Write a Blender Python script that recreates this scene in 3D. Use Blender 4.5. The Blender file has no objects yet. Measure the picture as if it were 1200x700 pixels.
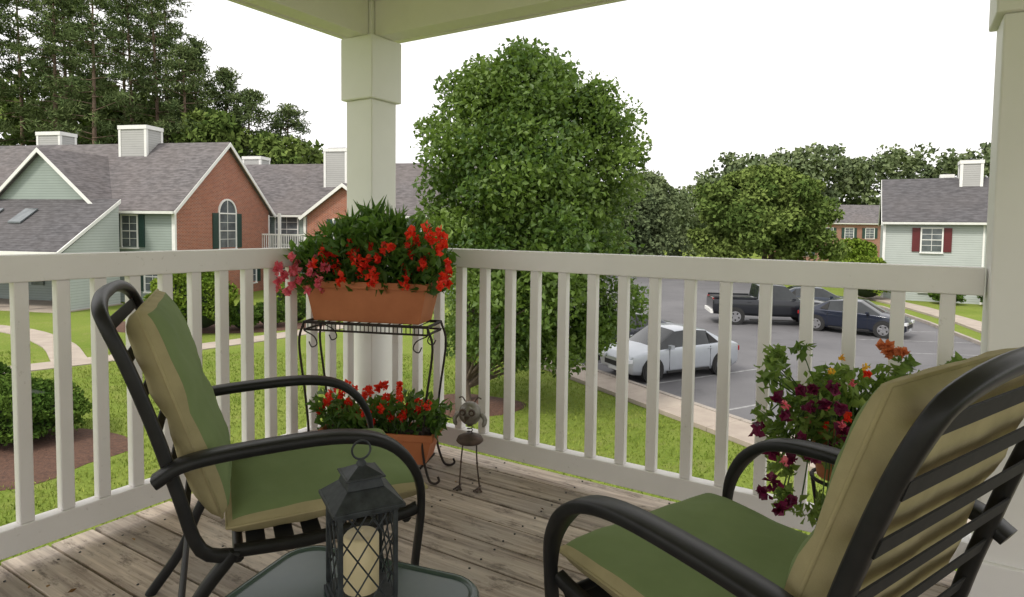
import bpy, math, random
import numpy as np
from mathutils import Vector, Matrix
random.seed(7)
rng = np.random.default_rng(7)
scene = bpy.context.scene
R = math.radians

# ------------------------------------------------------------------ materials
def nmat(name):
    m = bpy.data.materials.new(name); m.use_nodes = True
    nt = m.node_tree
    b = nt.nodes['Principled BSDF']
    return m, nt, b
def mixc(nt, fac, a, b, mode='MIX'):
    n = nt.nodes.new('ShaderNodeMix'); n.data_type = 'RGBA'; n.blend_type = mode
    for s, v in ((n.inputs[0], fac), (n.inputs[6], a), (n.inputs[7], b)):
        if isinstance(v, bpy.types.NodeSocket): nt.links.new(v, s)
        elif isinstance(v, (int, float)): s.default_value = v
        else: s.default_value = (v[0], v[1], v[2], 1)
    return n.outputs[2]
def mth(nt, op, a, b=0.0, clamp=False):
    n = nt.nodes.new('ShaderNodeMath'); n.operation = op; n.use_clamp = clamp
    for s, v in ((n.inputs[0], a), (n.inputs[1], b)):
        if isinstance(v, bpy.types.NodeSocket): nt.links.new(v, s)
        else: s.default_value = v
    return n.outputs[0]
def coords(nt, scale=(1, 1, 1)):
    t = nt.nodes.new('ShaderNodeTexCoord'); mp = nt.nodes.new('ShaderNodeMapping')
    mp.inputs['Scale'].default_value = scale
    nt.links.new(t.outputs['Object'], mp.inputs[0]); return mp.outputs[0]
def noise(nt, vec, scale, detail=4, rough=.6):
    n = nt.nodes.new('ShaderNodeTexNoise'); n.inputs['Scale'].default_value = scale
    n.inputs['Detail'].default_value = detail; n.inputs['Roughness'].default_value = rough
    nt.links.new(vec, n.inputs['Vector']); return n.outputs['Fac']
def ramp(nt, fac, lo, hi):
    n = nt.nodes.new('ShaderNodeMapRange'); n.inputs[1].default_value = lo; n.inputs[2].default_value = hi
    nt.links.new(fac, n.inputs[0]); return n.outputs[0]
def bump(nt, h, b, strength=.4, dist=.01):
    n = nt.nodes.new('ShaderNodeBump'); n.inputs['Strength'].default_value = strength
    n.inputs['Distance'].default_value = dist
    nt.links.new(h, n.inputs['Height']); nt.links.new(n.outputs[0], b.inputs['Normal'])
def attr(nt, nm='var'):
    n = nt.nodes.new('ShaderNodeAttribute'); n.attribute_name = nm; return n.outputs['Fac']

def mk(name, c1, c2=None, rough=.6, scale=4, stretch=(1, 1, 1), metal=0, bs=0, bscale=60, bdist=.004, coat=0, spec=.5):
    m, nt, b = nmat(name)
    if c2 is None: c2 = tuple(x*.8 for x in c1)
    v = coords(nt, stretch)
    f = ramp(nt, noise(nt, v, scale), .3, .7)
    c = mixc(nt, f, c1, c2)
    nt.links.new(c, b.inputs['Base Color'])
    b.inputs['Roughness'].default_value = rough; b.inputs['Metallic'].default_value = metal
    b.inputs['Coat Weight'].default_value = coat; b.inputs['Specular IOR Level'].default_value = spec
    if bs: bump(nt, noise(nt, v, bscale, 3), b, bs, bdist)
    return m
def leafmat(name, c1, c2, trans=.35, rough=.55, gloss=True):
    m, nt, b = nmat(name)
    c = mixc(nt, attr(nt), c1, c2)
    if gloss:
        nt.links.new(c, b.inputs['Base Color']); b.inputs['Roughness'].default_value = rough
        b.inputs['Specular IOR Level'].default_value = .3; base = b.outputs[0]
    else:
        nt.nodes.remove(b); d = nt.nodes.new('ShaderNodeBsdfDiffuse'); nt.links.new(c, d.inputs[0]); base = d.outputs[0]
    if trans <= 0:
        nt.links.new(base, nt.nodes['Material Output'].inputs[0]); return m
    t = nt.nodes.new('ShaderNodeBsdfTranslucent'); nt.links.new(mixc(nt, .5, c, (c2[0]*1.3, c2[1]*1.4, c2[2]*.7)), t.inputs[0])
    mx = nt.nodes.new('ShaderNodeMixShader'); mx.inputs[0].default_value = trans
    nt.links.new(base, mx.inputs[1]); nt.links.new(t.outputs[0], mx.inputs[2])
    nt.links.new(mx.outputs[0], nt.nodes['Material Output'].inputs[0])
    return m
def siding(name, col, lap=.14):
    m, nt, b = nmat(name)
    v = coords(nt); s = nt.nodes.new('ShaderNodeSeparateXYZ'); nt.links.new(v, s.inputs[0])
    fr = mth(nt, 'FRACT', mth(nt, 'DIVIDE', s.outputs[2], lap))
    g = mth(nt, 'LESS_THAN', fr, .12)
    c = mixc(nt, ramp(nt, noise(nt, v, .6), .3, .7), col, tuple(x*.88 for x in col))
    c = mixc(nt, mth(nt, 'MULTIPLY', g, .45), c, tuple(x*.3 for x in col))  # shading of each lap groove painted into the base colour
    nt.links.new(c, b.inputs['Base Color']); b.inputs['Roughness'].default_value = .6
    inv = mth(nt, 'SUBTRACT', 1.0, fr); bump(nt, inv, b, .6, .02)
    return m
def brickmat(name, d, c1=(.36, .105, .05), c2=(.24, .065, .035)):
    m, nt, b = nmat(name)
    v = coords(nt); s = nt.nodes.new('ShaderNodeSeparateXYZ'); nt.links.new(v, s.inputs[0])
    h = mth(nt, 'ADD', mth(nt, 'MULTIPLY', s.outputs[0], d[0]), mth(nt, 'MULTIPLY', s.outputs[1], d[1]))
    cb = nt.nodes.new('ShaderNodeCombineXYZ'); nt.links.new(h, cb.inputs[0]); nt.links.new(s.outputs[2], cb.inputs[1])
    t = nt.nodes.new('ShaderNodeTexBrick'); nt.links.new(cb.outputs[0], t.inputs['Vector'])
    t.inputs['Scale'].default_value = 1; t.inputs['Brick Width'].default_value = .22; t.inputs['Row Height'].default_value = .075
    t.inputs['Mortar Size'].default_value = .008
    t.inputs['Color1'].default_value = (*c1, 1); t.inputs['Color2'].default_value = (*c2, 1); t.inputs['Mortar'].default_value = (.42, .36, .30, 1)
    c = mixc(nt, ramp(nt, noise(nt, v, 1.1), .35, .7), t.outputs[0], (.26, .09, .055))
    c = mixc(nt, .35, t.outputs[0], c)
    nt.links.new(c, b.inputs['Base Color']); b.inputs['Roughness'].default_value = .85
    return m
def shingle(name, col):
    m, nt, b = nmat(name)
    v = coords(nt); s = nt.nodes.new('ShaderNodeSeparateXYZ'); nt.links.new(v, s.inputs[0])
    fr = mth(nt, 'FRACT', mth(nt, 'DIVIDE', s.outputs[2], .11))
    n1 = noise(nt, coords(nt, (2.2, 2.2, 9)), 1.0, 2); n2 = noise(nt, v, .35, 3)
    c = mixc(nt, ramp(nt, n1, .35, .65), tuple(x*.65 for x in col), tuple(x*1.3 for x in col))
    c = mixc(nt, mth(nt, 'MULTIPLY', ramp(nt, n2, .35, .7), .4), c, (col[0]*1.3, col[1]*1.2, col[2]*1.1))
    c = mixc(nt, mth(nt, 'MULTIPLY', mth(nt, 'LESS_THAN', fr, .18), .45), c, tuple(x*.3 for x in col))
    nt.links.new(c, b.inputs['Base Color']); b.inputs['Roughness'].default_value = .95
    return m

WHITE = mk('white_paint', (.86, .825, .82), (.79, .755, .75), .5, 3, bs=.15, bscale=25, bdist=.002)
def railmat():
    m, nt, b = nmat('railing_paint')
    v = coords(nt)
    c = mixc(nt, ramp(nt, noise(nt, v, 2.5, 6), .3, .7), (.84, .815, .80), (.76, .735, .72))
    d = ramp(nt, noise(nt, coords(nt, (1, 1, 1)), 34, 5, .75), .62, .72)
    e = ramp(nt, noise(nt, v, 1.4, 3), .45, .65)
    c = mixc(nt, mth(nt, 'MULTIPLY', mth(nt, 'MULTIPLY', d, e), .65, True), c, (.32, .28, .22))
    nt.links.new(c, b.inputs['Base Color']); b.inputs['Roughness'].default_value = .5
    bump(nt, noise(nt, coords(nt), 40, 4), b, .25, .002)
    return m
RAIL = railmat()
TRIM = mk('trim_white', (.8, .8, .78), (.72, .72, .7), .5)
def deckmat():
    m, nt, b = nmat('weathered_wood')
    v = coords(nt, (1.2, 26, 26)); a = attr(nt)
    ad = nt.nodes.new('ShaderNodeVectorMath'); ad.operation = 'ADD'
    cb = nt.nodes.new('ShaderNodeCombineXYZ'); nt.links.new(mth(nt, 'MULTIPLY', a, 40), cb.inputs[0]); nt.links.new(mth(nt, 'MULTIPLY', a, 13), cb.inputs[2])
    nt.links.new(v, ad.inputs[0]); nt.links.new(cb.outputs[0], ad.inputs[1])
    n1 = noise(nt, ad.outputs[0], 1.6, 6, .65)
    c = mixc(nt, ramp(nt, n1, .32, .66), (.19, .145, .11), (.55, .46, .37))
    n2 = noise(nt, coords(nt), 2.2, 4)
    c = mixc(nt, mth(nt, 'MULTIPLY', ramp(nt, n2, .4, .7), .5), c, (.45, .41, .365))
    k = mth(nt, 'ADD', mth(nt, 'MULTIPLY', a, .5), .8)
    g = nt.nodes.new('ShaderNodeCombineColor')
    for i in range(3): nt.links.new(k, g.inputs[i])
    c = mixc(nt, 1.0, c, g.outputs[0], 'MULTIPLY')
    n3 = noise(nt, coords(nt, (1, 3, 1)), 7, 6, .75)
    c = mixc(nt, mth(nt, 'MULTIPLY', ramp(nt, n3, .53, .65), .75), c, (.07, .05, .036))
    nt.links.new(c, b.inputs['Base Color']); b.inputs['Roughness'].default_value = .75
    bump(nt, n1, b, .6, .004)
    return m
WOOD = deckmat()
BLACK = mk('black_metal', (.010, .010, .011), (.018, .018, .019), .42, 20, bs=.1, bscale=200, bdist=.001, spec=.3)
IRON = mk('wrought_iron', (.015, .015, .015), (.04, .025, .02), .6, 30, spec=.3)
GREENF = mk('green_fabric', (.19, .25, .110), (.155, .21, .088), .9, 6, bs=.5, bscale=500, bdist=.001, spec=.2)
TANF = mk('khaki_fabric', (.42, .36, .205), (.31, .27, .15), .9, 8, bs=.5, bscale=400, bdist=.001, spec=.2)
STRAP = mk('strap_black', (.014, .014, .015), (.022, .022, .022), .7, 40, spec=.3)
TERRA = mk('terracotta', (.52, .18, .07), (.42, .135, .05), .6, 7, bs=.2, bscale=40, bdist=.002)
SOIL = mk('soil', (.03, .02, .013), (.06, .04, .025), .95, 30, bs=.8, bscale=60, bdist=.01)
LANT = mk('lantern_metal', (.014, .017, .021), (.055, .062, .07), .5, 30, metal=.2, bs=.2, bscale=80, bdist=.001, spec=.35)
WAX = mk('candle_wax', (.78, .66, .42), (.70, .58, .35), .5, 12)
TABLE = mk('table_top', (.040, .070, .066), (.055, .085, .076), .25, 10, bs=.1, bscale=60, bdist=.001)
STEEL = mk('figurine_metal', (.35, .34, .31), (.14, .12, .10), .45, 25, metal=.7)
RUST = mk('figurine_dark', (.05, .04, .035), (.12, .08, .06), .6, 25, metal=.4)
ROOF = shingle('roof_shingles', (.125, .115, .118))
ROOF2 = shingle('roof_shingles_dark', (.085, .082, .088))
SIDE_G = siding('siding_grey_green', (.28, .33, .305))
SIDE_W = siding('siding_pale', (.42, .46, .44))
SIDE_C = siding('siding_chimney', (.40, .40, .39))
SHUT = mk('shutter_green', (.02, .055, .045), None, .5)
SHUTR = mk('shutter_red', (.12, .012, .015), None, .5)
GLASS = mk('window_glass', (.06, .07, .08), (.16, .18, .19), .08, 1.5)
DARK = mk('dark_recess', (.05, .05, .05), None, .9)
BARK = mk('bark', (.09, .07, .05), (.16, .125, .09), .95, 9, (1, 1, .25), bs=.8, bscale=25, bdist=.03)
BARKP = mk('pine_bark', (.13, .085, .06), (.22, .16, .12), .95, 5, (1, 1, .2), bs=.8, bscale=15, bdist=.04)
CONC = mk('concrete', (.40, .345, .285), (.31, .26, .22), .9, 1.6, bs=.3, bscale=40)
KERB = mk('kerb_concrete', (.36, .32, .28), (.27, .24, .21), .9, 2.5)
MULCH = mk('mulch', (.13, .065, .04), (.06, .03, .02), .95, 14, bs=1, bscale=30, bdist=.03)
LINE = mk('road_paint', (.36, .36, .36), (.16, .16, .16), .7, 5)
TYRE = mk('tyre', (.02, .02, .02), None, .8)
RIM = mk('wheel_rim', (.4, .4, .42), None, .3, metal=.8)
LAMP = mk('headlight', (.7, .72, .75), None, .1)
TAIL = mk('tail_light', (.3, .01, .01), None, .2)
CGLASS = mk('car_glass', (.015, .018, .02), (.03, .034, .036), .04, 2)

def asph():
    m, nt, b = nmat('asphalt'); v = coords(nt)
    c = mixc(nt, ramp(nt, noise(nt, v, .35, 5), .3, .7), (.10, .098, .104), (.15, .147, .153))
    c = mixc(nt, mth(nt, 'MULTIPLY', ramp(nt, noise(nt, v, 60, 2), .4, .7), .3), c, (.07, .07, .07))
    c = mixc(nt, mth(nt, 'MULTIPLY', ramp(nt, noise(nt, v, 1.1, 4), .58, .7), .4), c, (.06, .06, .062))
    nt.links.new(c, b.inputs['Base Color']); b.inputs['Roughness'].default_value = .8
    return m
ASPH = asph()
def grassm():
    m, nt, b = nmat('grass_ground'); v = coords(nt)
    c = mixc(nt, ramp(nt, noise(nt, v, .25, 6), .3, .7), (.14, .205, .030), (.225, .27, .055))
    c = mixc(nt, mth(nt, 'MULTIPLY', ramp(nt, noise(nt, v, 1.6, 6, .7), .5, .75), .6), c, (.27, .245, .095))
    c = mixc(nt, mth(nt, 'MULTIPLY', ramp(nt, noise(nt, v, 14, 4, .7), .45, .7), .6), c, (.07, .12, .018))
    nt.links.new(c, b.inputs['Base Color']); b.inputs['Roughness'].default_value = .95
    b.inputs['Specular IOR Level'].default_value = .1
    bump(nt, noise(nt, coords(nt), 22, 4, .7), b, .8, .05)
    return m
GRASS = grassm()

# ------------------------------------------------------------------ mesh builder
class MB:
    def __init__(s, M=None):
        s.v = []; s.f = []; s.m = []; s.sm = []; s.a = []; s.M = M or Matrix.Identity(4)
    def add(s, vs, fs, mat=0, smooth=False, var=.5):
        o = len(s.v)
        for p in vs:
            s.v.append(tuple(s.M @ Vector(p))); s.a.append(var)
        for f in fs:
            s.f.append([i+o for i in f]); s.m.append(mat); s.sm.append(smooth)
    def box(s, lo, hi, mat=0, var=.5, L=None):
        x0, y0, z0 = lo; x1, y1, z1 = hi
        vs = [(x0, y0, z0), (x1, y0, z0), (x1, y1, z0), (x0, y1, z0), (x0, y0, z1), (x1, y0, z1), (x1, y1, z1), (x0, y1, z1)]
        if L is not None: vs = [tuple(L @ Vector(p)) for p in vs]
        s.add(vs, [(0, 3, 2, 1), (4, 5, 6, 7), (0, 1, 5, 4), (1, 2, 6, 5), (2, 3, 7, 6), (3, 0, 4, 7)], mat, False, var)
    def cbox(s, c, size, mat=0, var=.5, L=None):
        s.box([c[i]-size[i]/2 for i in range(3)], [c[i]+size[i]/2 for i in range(3)], mat, var, L)
    def prism(s, pts, vec, mat=0, var=.5):
        n = len(pts); vec = Vector(vec)
        vs = [tuple(p) for p in pts]+[tuple(Vector(p)+vec) for p in pts]
        fs = [tuple(range(n)), tuple(range(2*n-1, n-1, -1))]+[(i, (i+1) % n, n+(i+1) % n, n+i) for i in range(n)]
        s.add(vs, fs, mat, False, var)
    def tube(s, pts, r, seg=8, mat=0, side=None, flat=1.0, var=.5, square=False):
        pts = [Vector(p) for p in pts]; n = len(pts)
        if not isinstance(r, (list, tuple)): r = [r]*n
        ref = Vector(side) if side else None
        vs = []; prev = None
        for i, p in enumerate(pts):
            t = (pts[min(i+1, n-1)]-pts[max(i-1, 0)]).normalized()
            if ref is not None: a = ref
            elif prev is not None: a = prev
            else: a = Vector((0, 0, 1)) if abs(t.z) < .9 else Vector((1, 0, 0))
            a = (a - t*a.dot(t)).normalized(); b = t.cross(a).normalized(); prev = a
            for k in range(seg):
                th = 2*math.pi*(k+.5)/seg
                ca, sa = math.cos(th), math.sin(th)
                if square:
                    q = .45; ca = math.copysign(abs(ca)**q, ca); sa = math.copysign(abs(sa)**q, sa)
                vs.append(p+a*ca*r[i]+b*sa*r[i]*flat)
        fs = []
        for i in range(n-1):
            for k in range(seg):
                k2 = (k+1) % seg
                fs.append((i*seg+k, i*seg+k2, (i+1)*seg+k2, (i+1)*seg+k))
        s.add(vs, fs, mat, True, var)
        s.add(vs[:seg], [tuple(range(seg))[::-1]], mat, False, var); s.add(vs[-seg:], [tuple(range(seg))], mat, False, var)
    def lathe(s, prof, c=(0, 0, 0), seg=20, mat=0, axis='z', smooth=True):
        vs = []
        for r, z in prof:
            for k in range(seg):
                th = 2*math.pi*k/seg; a, b = r*math.cos(th), r*math.sin(th)
                p = (a, b, z) if axis == 'z' else ((a, z, b) if axis == 'y' else (z, a, b))
                vs.append((p[0]+c[0], p[1]+c[1], p[2]+c[2]))
        fs = []
        for i in range(len(prof)-1):
            for k in range(seg):
                k2 = (k+1) % seg; fs.append((i*seg+k, i*seg+k2, (i+1)*seg+k2, (i+1)*seg+k))
        s.add(vs, fs, mat, smooth)
        s.add(vs[:seg], [tuple(range(seg))], mat); s.add(vs[-seg:], [tuple(range(seg))], mat)
    def ell(s, c, r, mat=0, seg=16, rings=10, L=None):
        vs = []
        for i in range(rings+1):
            ph = math.pi*i/rings
            for k in range(seg):
                th = 2*math.pi*k/seg
                vs.append(Vector((c[0]+r[0]*math.sin(ph)*math.cos(th), c[1]+r[1]*math.sin(ph)*math.sin(th), c[2]+r[2]*math.cos(ph))))
        fs = []
        for i in range(rings):
            for k in range(seg):
                k2 = (k+1) % seg; fs.append((i*seg+k, i*seg+k2, (i+1)*seg+k2, (i+1)*seg+k))
        s.add(vs, fs, mat, True)
    def obj(s, name, mats, parent=None, bevel=0, recalc=True, bseg=2):
        me = bpy.data.meshes.new(name); me.from_pydata(s.v, [], s.f)
        for m in mats: me.materials.append(m)
        me.polygons.foreach_set('material_index', s.m); me.polygons.foreach_set('use_smooth', s.sm)
        at = me.attributes.new('var', 'FLOAT', 'POINT'); at.data.foreach_set('value', s.a)
        me.update()
        if recalc:
            import bmesh
            bm = bmesh.new(); bm.from_mesh(me); bmesh.ops.recalc_face_normals(bm, faces=bm.faces); bm.to_mesh(me); bm.free()
        ob = bpy.data.objects.new(name, me); scene.collection.objects.link(ob)
        if parent: ob.parent = parent
        if bevel:
            md = ob.modifiers.new('bevel', 'BEVEL'); md.width = bevel; md.segments = bseg; md.limit_method = 'ANGLE'; md.angle_limit = R(40)
        return ob
def empty(name, loc=(0, 0, 0), rz=0):
    e = bpy.data.objects.new(name, None); scene.collection.objects.link(e)
    e.location = loc; e.rotation_euler = (0, 0, rz); e.empty_display_size = .2
    return e
def cr(pts, n=6):
    P = [Vector(p) for p in pts]; P = [P[0]*2-P[1]]+P+[P[-1]*2-P[-2]]; out = []
    for i in range(1, len(P)-2):
        for k in range(n):
            t = k/n; a, b, c, d = P[i-1], P[i], P[i+1], P[i+2]
            out.append(.5*((2*b)+(c-a)*t+(2*a-5*b+4*c-d)*t*t+(3*b-a-3*c+d)*t**3))
    out.append(P[-2]); return out

def leaves(name, P, L, asp, mat, parent=None, var=None, updir=0.0, out=None, outw=.0, fold=.15, sizevar=.4):
    n = len(P); P = np.asarray(P, float)
    d = rng.normal(size=(n, 3)); d[:, 2] += updir
    if out is not None: d += out*outw
    d /= np.linalg.norm(d, axis=1)[:, None]
    q = rng.normal(size=(n, 3))
    w = np.cross(d, q)
    w /= np.linalg.norm(w, axis=1)[:, None]+1e-9
    nn = np.cross(d, w)
    Ls = L*(1+sizevar*(rng.random(n)-.5)*2); Ls = Ls[:, None]
    W = Ls*asp
    V = np.empty((n, 4, 3))
    V[:, 0] = P-d*Ls*.5; V[:, 1] = P+w*W*.5+nn*Ls*fold; V[:, 2] = P+d*Ls*.5; V[:, 3] = P-w*W*.5+nn*Ls*fold
    me = bpy.data.meshes.new(name)
    me.vertices.add(4*n); me.vertices.foreach_set('co', V.reshape(-1))
    base = (np.arange(n)*4)[:, None]
    idx = np.concatenate([base+np.array([[0, 1, 2]]), base+np.array([[0, 2, 3]])], axis=1).reshape(-1).astype(np.int32)
    me.loops.add(6*n); me.loops.foreach_set('vertex_index', idx)
    me.polygons.add(2*n); me.polygons.foreach_set('loop_start', np.arange(0, 6*n, 3, dtype=np.int32))
    me.update(calc_edges=True)
    if var is None: var = rng.random(n)
    at = me.attributes.new('var', 'FLOAT', 'POINT'); at.data.foreach_set('value', np.repeat(np.clip(var, 0, 1), 4).astype(np.float32))
    me.materials.append(mat)
    ob = bpy.data.objects.new(name, me); scene.collection.objects.link(ob)
    if parent: ob.parent = parent
    return ob
def clusters(C, Rr, npc, squash=.75, shell=.45):
    C = np.asarray(C, float); k = len(C); Rr = np.asarray(Rr, float)
    n = k*npc; ci = np.repeat(np.arange(k), npc)
    d = rng.normal(size=(n, 3)); d /= np.linalg.norm(d, axis=1)[:, None]
    rr = rng.random(n)**shell
    P = C[ci]+d*(rr*Rr[ci])[:, None]*np.array([1, 1, squash])
    var = (rng.random(k)*.6)[ci]+rng.random(n)*.4
    return P, var, d

# ------------------------------------------------------------------ ground, lawn, paths
mb = MB(); mb.add([(-1500, -300, 0), (1500, -300, 0), (1500, 2500, 0), (-1500, 2500, 0)], [(0, 1, 2, 3)])
mb.obj('ground', [GRASS])
kd = Vector((.485, -.875, 0)); km = Vector((.875, .485, 0)); K0 = Vector((2.41, 19.35, 0))
K1 = K0+kd*24; K2 = K0-kd*9; K3 = K0+kd*10
lot = [(K1.x, K1.y), (K3.x, K3.y), (K0.x, K0.y), (K2.x, K2.y), (-5, 45), (2, 75), (14, 110), (26, 110), (21, 60), (20.2, 45), (21.3, 36), (20, 30), (18.3, 24), (22, 17), (60, 10), (60, -2)]
mb = MB(); mb.add([(x, y, .004) for x, y in lot], [tuple(range(len(lot)))]); mb.obj('parking_lot', [ASPH])
mb = MB()
for i in range(-9, 24, 3):
    a = K0+kd*i; b = K0+kd*(i+2.985)
    mb.prism([a-km*.15, a, b, b-km*.15], (0, 0, .13))
mb.obj('kerb', [KERB], bevel=.015)
mb = MB()
for i in np.arange(-9, 24, 1.5):
    a = K0+kd*i; b = K0+kd*(i+1.49)
    mb.prism([a-km*1.2, a-km*.16, b-km*.16, b-km*1.2], (0, 0, .11), var=random.random())
mb.obj('sidewalk', [CONC], bevel=.01)
mb = MB()
for i in range(-3, 5):
    a = K0+kd*(i*2.8+2.25)+km*.1; b = a+km*4.8; h = kd*.045
    mb.add([a-h+Vector((0, 0, .008)), b-h+Vector((0, 0, .008)), b+h+Vector((0, 0, .008)), a+h+Vector((0, 0, .008))], [(0, 1, 2, 3)])
for i in range(5):
    a = Vector((19.2-i*.25, 33-i*2.7, .008)); b = a+Vector((-4.6, .6, 0)); h = Vector((0, .045, 0))
    mb.add([a-h, b-h, b+h, a+h], [(0, 1, 2, 3)])
mb.obj('parking_lines', [LINE])
def strip(name, pts, w, h, mat, z0=0.0, off=0):
    mb = MB(); P = [Vector((x, y, z0)) for x, y in pts]
    vs = []; n = len(P)
    for i, p in enumerate(P):
        t = (P[min(i+1, n-1)]-P[max(i-1, 0)]).normalized(); s = Vector((t.y, -t.x, 0))
        vs += [p+s*(off-w/2), p+s*(off+w/2), p+s*(off+w/2)+Vector((0, 0, h)), p+s*(off-w/2)+Vector((0, 0, h))]
    fs = []
    for i in range(n-1):
        for k in range(4):
            fs.append((i*4+k, i*4+(k+1) % 4, (i+1)*4+(k+1) % 4, (i+1)*4+k))
    mb.add(vs, fs); return mb.obj(name, [mat])
rk = [(20.2, 45), (21.3, 36), (20, 30), (18.3, 24), (22, 17), (60, 10)]
strip('kerb', rk, .16, .13, KERB, 0, .06)
strip('sidewalk', [(24.0, 44), (23.2, 36), (22.0, 30), (20.4, 25), (24, 19.2), (60, 12.6)], 1.3, .1, CONC, 0.0)
lp = cr([(-30, 13.5, 0), (-18, 16.9, 0), (-14.4, 18.7, 0), (-9.1, 24.6, 0), (-6.0, 30.5, 0), (-5, 40, 0)], 5)
strip('footpath', [(p.x, p.y) for p in lp], 1.1, .03, CONC)
lp2 = cr([(-40, 27.0, 0), (-26, 26.6, 0), (-20.5, 25.4, 0), (-16.5, 22.6, 0), (-13.8, 19.6, 0)], 5)
strip('footpath', [(p.x, p.y) for p in lp2], .95, .034, CONC)
def bed(name, c, rx, ry, h=.06):
    mb = MB(); n = 28; vs = [(c[0], c[1], h*1.6)]
    ph = random.random()*6
    for k in range(n):
        th = 2*math.pi*k/n; q = 1+.09*math.sin(3*th+ph)+.06*math.sin(5*th)
        vs.append((c[0]+rx*q*math.cos(th), c[1]+ry*q*math.sin(th), .006))
    for k in range(n):
        th = 2*math.pi*k/n; q = .86+.09*math.sin(3*th+ph)
        vs.append((c[0]+rx*q*math.cos(th), c[1]+ry*q*math.sin(th), h))
    fs = []
    for k in range(n):
        k2 = (k+1) % n; fs += [(1+k, 1+k2, 1+n+k2, 1+n+k), (0, 1+n+k, 1+n+k2)]
    mb.add(vs, fs, 0, True); mb.obj(name, [MULCH])
bed('mulch_bed', (-9.6, 11.6), 2.3, 1.6)
bed('mulch_bed', (-1.0, 15.3), 1.3, 1.0)
bed('mulch_bed', (-13.0, 26.8), 4.5, 1.9)
n = 80000
gx = rng.uniform(-17, 8, n); gy = 6.3+rng.random(n)**1.3*15
kx = (gx-K0.x)*km.x+(gy-K0.y)*km.y
ok = kx < -1.27
P2 = np.array([(p.x, p.y) for p in lp]+[(p.x, p.y) for p in lp2])
dmin = np.min(np.hypot(gx[:, None]-P2[None, :, 0], gy[:, None]-P2[None, :, 1]), axis=1); ok &= dmin > .85
for c, rx, ry in (((-9.6, 11.6), 2.3, 1.6), ((-1, 15.3), 1.3, 1.0)):
    ok &= ((gx-c[0])/rx)**2+((gy-c[1])/ry)**2 > 1.0
gx, gy = gx[ok], gy[ok]
GP = np.stack([gx, gy, np.full(len(gx), .022)], 1)
patch = .5+.3*np.sin(gx*.9+1.3*np.sin(gy*.7))+.2*np.sin(gy*1.7+gx*.4)
LAWN = leafmat('grass_blades', (.11, .185, .022), (.29, .335, .075), 0, gloss=False)
leaves('lawn_grass', GP, .075, .24, LAWN, var=.55*patch+.45*rng.random(len(gx)), updir=2.2)

# ------------------------------------------------------------------ trees
def tube_limb(mb, a, b, r0, r1, sag=.15):
    a, b = Vector(a), Vector(b); m = (a+b)/2+Vector((random.uniform(-1, 1), random.uniform(-1, 1), random.uniform(-.2, .8)))*sag*(b-a).length
    pts = cr([a, m, b], 4); n = len(pts)
    mb.tube(pts, [r0+(r1-r0)*i/(n-1) for i in range(n)], 6)
def broadleaf(name, base, cx, cy, zb, zt, rx, ry, nc, rc, npc, leaf, mat, prof, trunk_r, asp=.6, extra=None, nl=24, squash=.7, tpow=.9, shell=.45, rpow=.38, wob=.13):
    e = empty(name, base); C = []; Rr = []
    for i in range(nc):
        t = (i+.5)/nc; t = t**tpow; z = zb+(zt-zb)*t
        w = prof(t); th = (i*2.39996+random.uniform(-.5, .5)); rr = random.random()**rpow
        q = 1+wob*math.sin(th*2+z*1.1)+wob*.8*math.sin(th*3-z*1.7)
        x = cx+rx*w*rr*q*math.cos(th); y = cy+ry*w*rr*q*math.sin(th)
        C.append((x-base[0], y-base[1], z)); Rr.append(rc*random.uniform(.6, 1.25)*(.75+.35*w))
    for c in (extra or []):
        C.append((c[0]-base[0], c[1]-base[1], c[2])); Rr.append(c[3])
    P, var, d = clusters(C, Rr, npc, squash, shell)
    leaves('foliage', P, leaf, asp, mat, e, var, updir=-.2, out=d, outw=.8)
    mb = MB(); top = (cx-base[0], cy-base[1], zb+(zt-zb)*.8)
    tr = cr([(0, 0, -.05), (.02, .05, zb*.5+.4), (top[0]*.35, top[1]*.35, zb+(zt-zb)*.35), top], 6)
    nT = len(tr); mb.tube(tr, [trunk_r*(1.35 if i == 0 else 1)*(1-.85*i/(nT-1)) for i in range(nT)], 10)
    for i in range(nl):
        c = random.choice(C); j = min(nT-2, max(3, int(nT*(c[2]/zt)*.75)))
        tube_limb(mb, tr[j], c, trunk_r*.35, trunk_r*.06)
    mb.obj('trunk_and_limbs', [BARK], e, recalc=False)
    return e
LF1 = leafmat('leaf_maple', (.036, .082, .018), (.18, .265, .055), .3, .45)
LF2 = leafmat('leaf_oak', (.06, .105, .026), (.185, .24, .065), 0, gloss=False)
LF3 = leafmat('leaf_far', (.095, .13, .068), (.19, .23, .11), 0, gloss=False)  # aerial haze put into the colour: paler greens for distant trees
LFP = leafmat('pine_needles', (.07, .11, .045), (.18, .225, .09), 0, gloss=False)
LFS = leafmat('leaf_shrub', (.06, .12, .015), (.20, .27, .04), 0, gloss=False)
LFD = leafmat('leaf_shrub_dark', (.03, .07, .014), (.10, .16, .03), 0, gloss=False)

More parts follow.
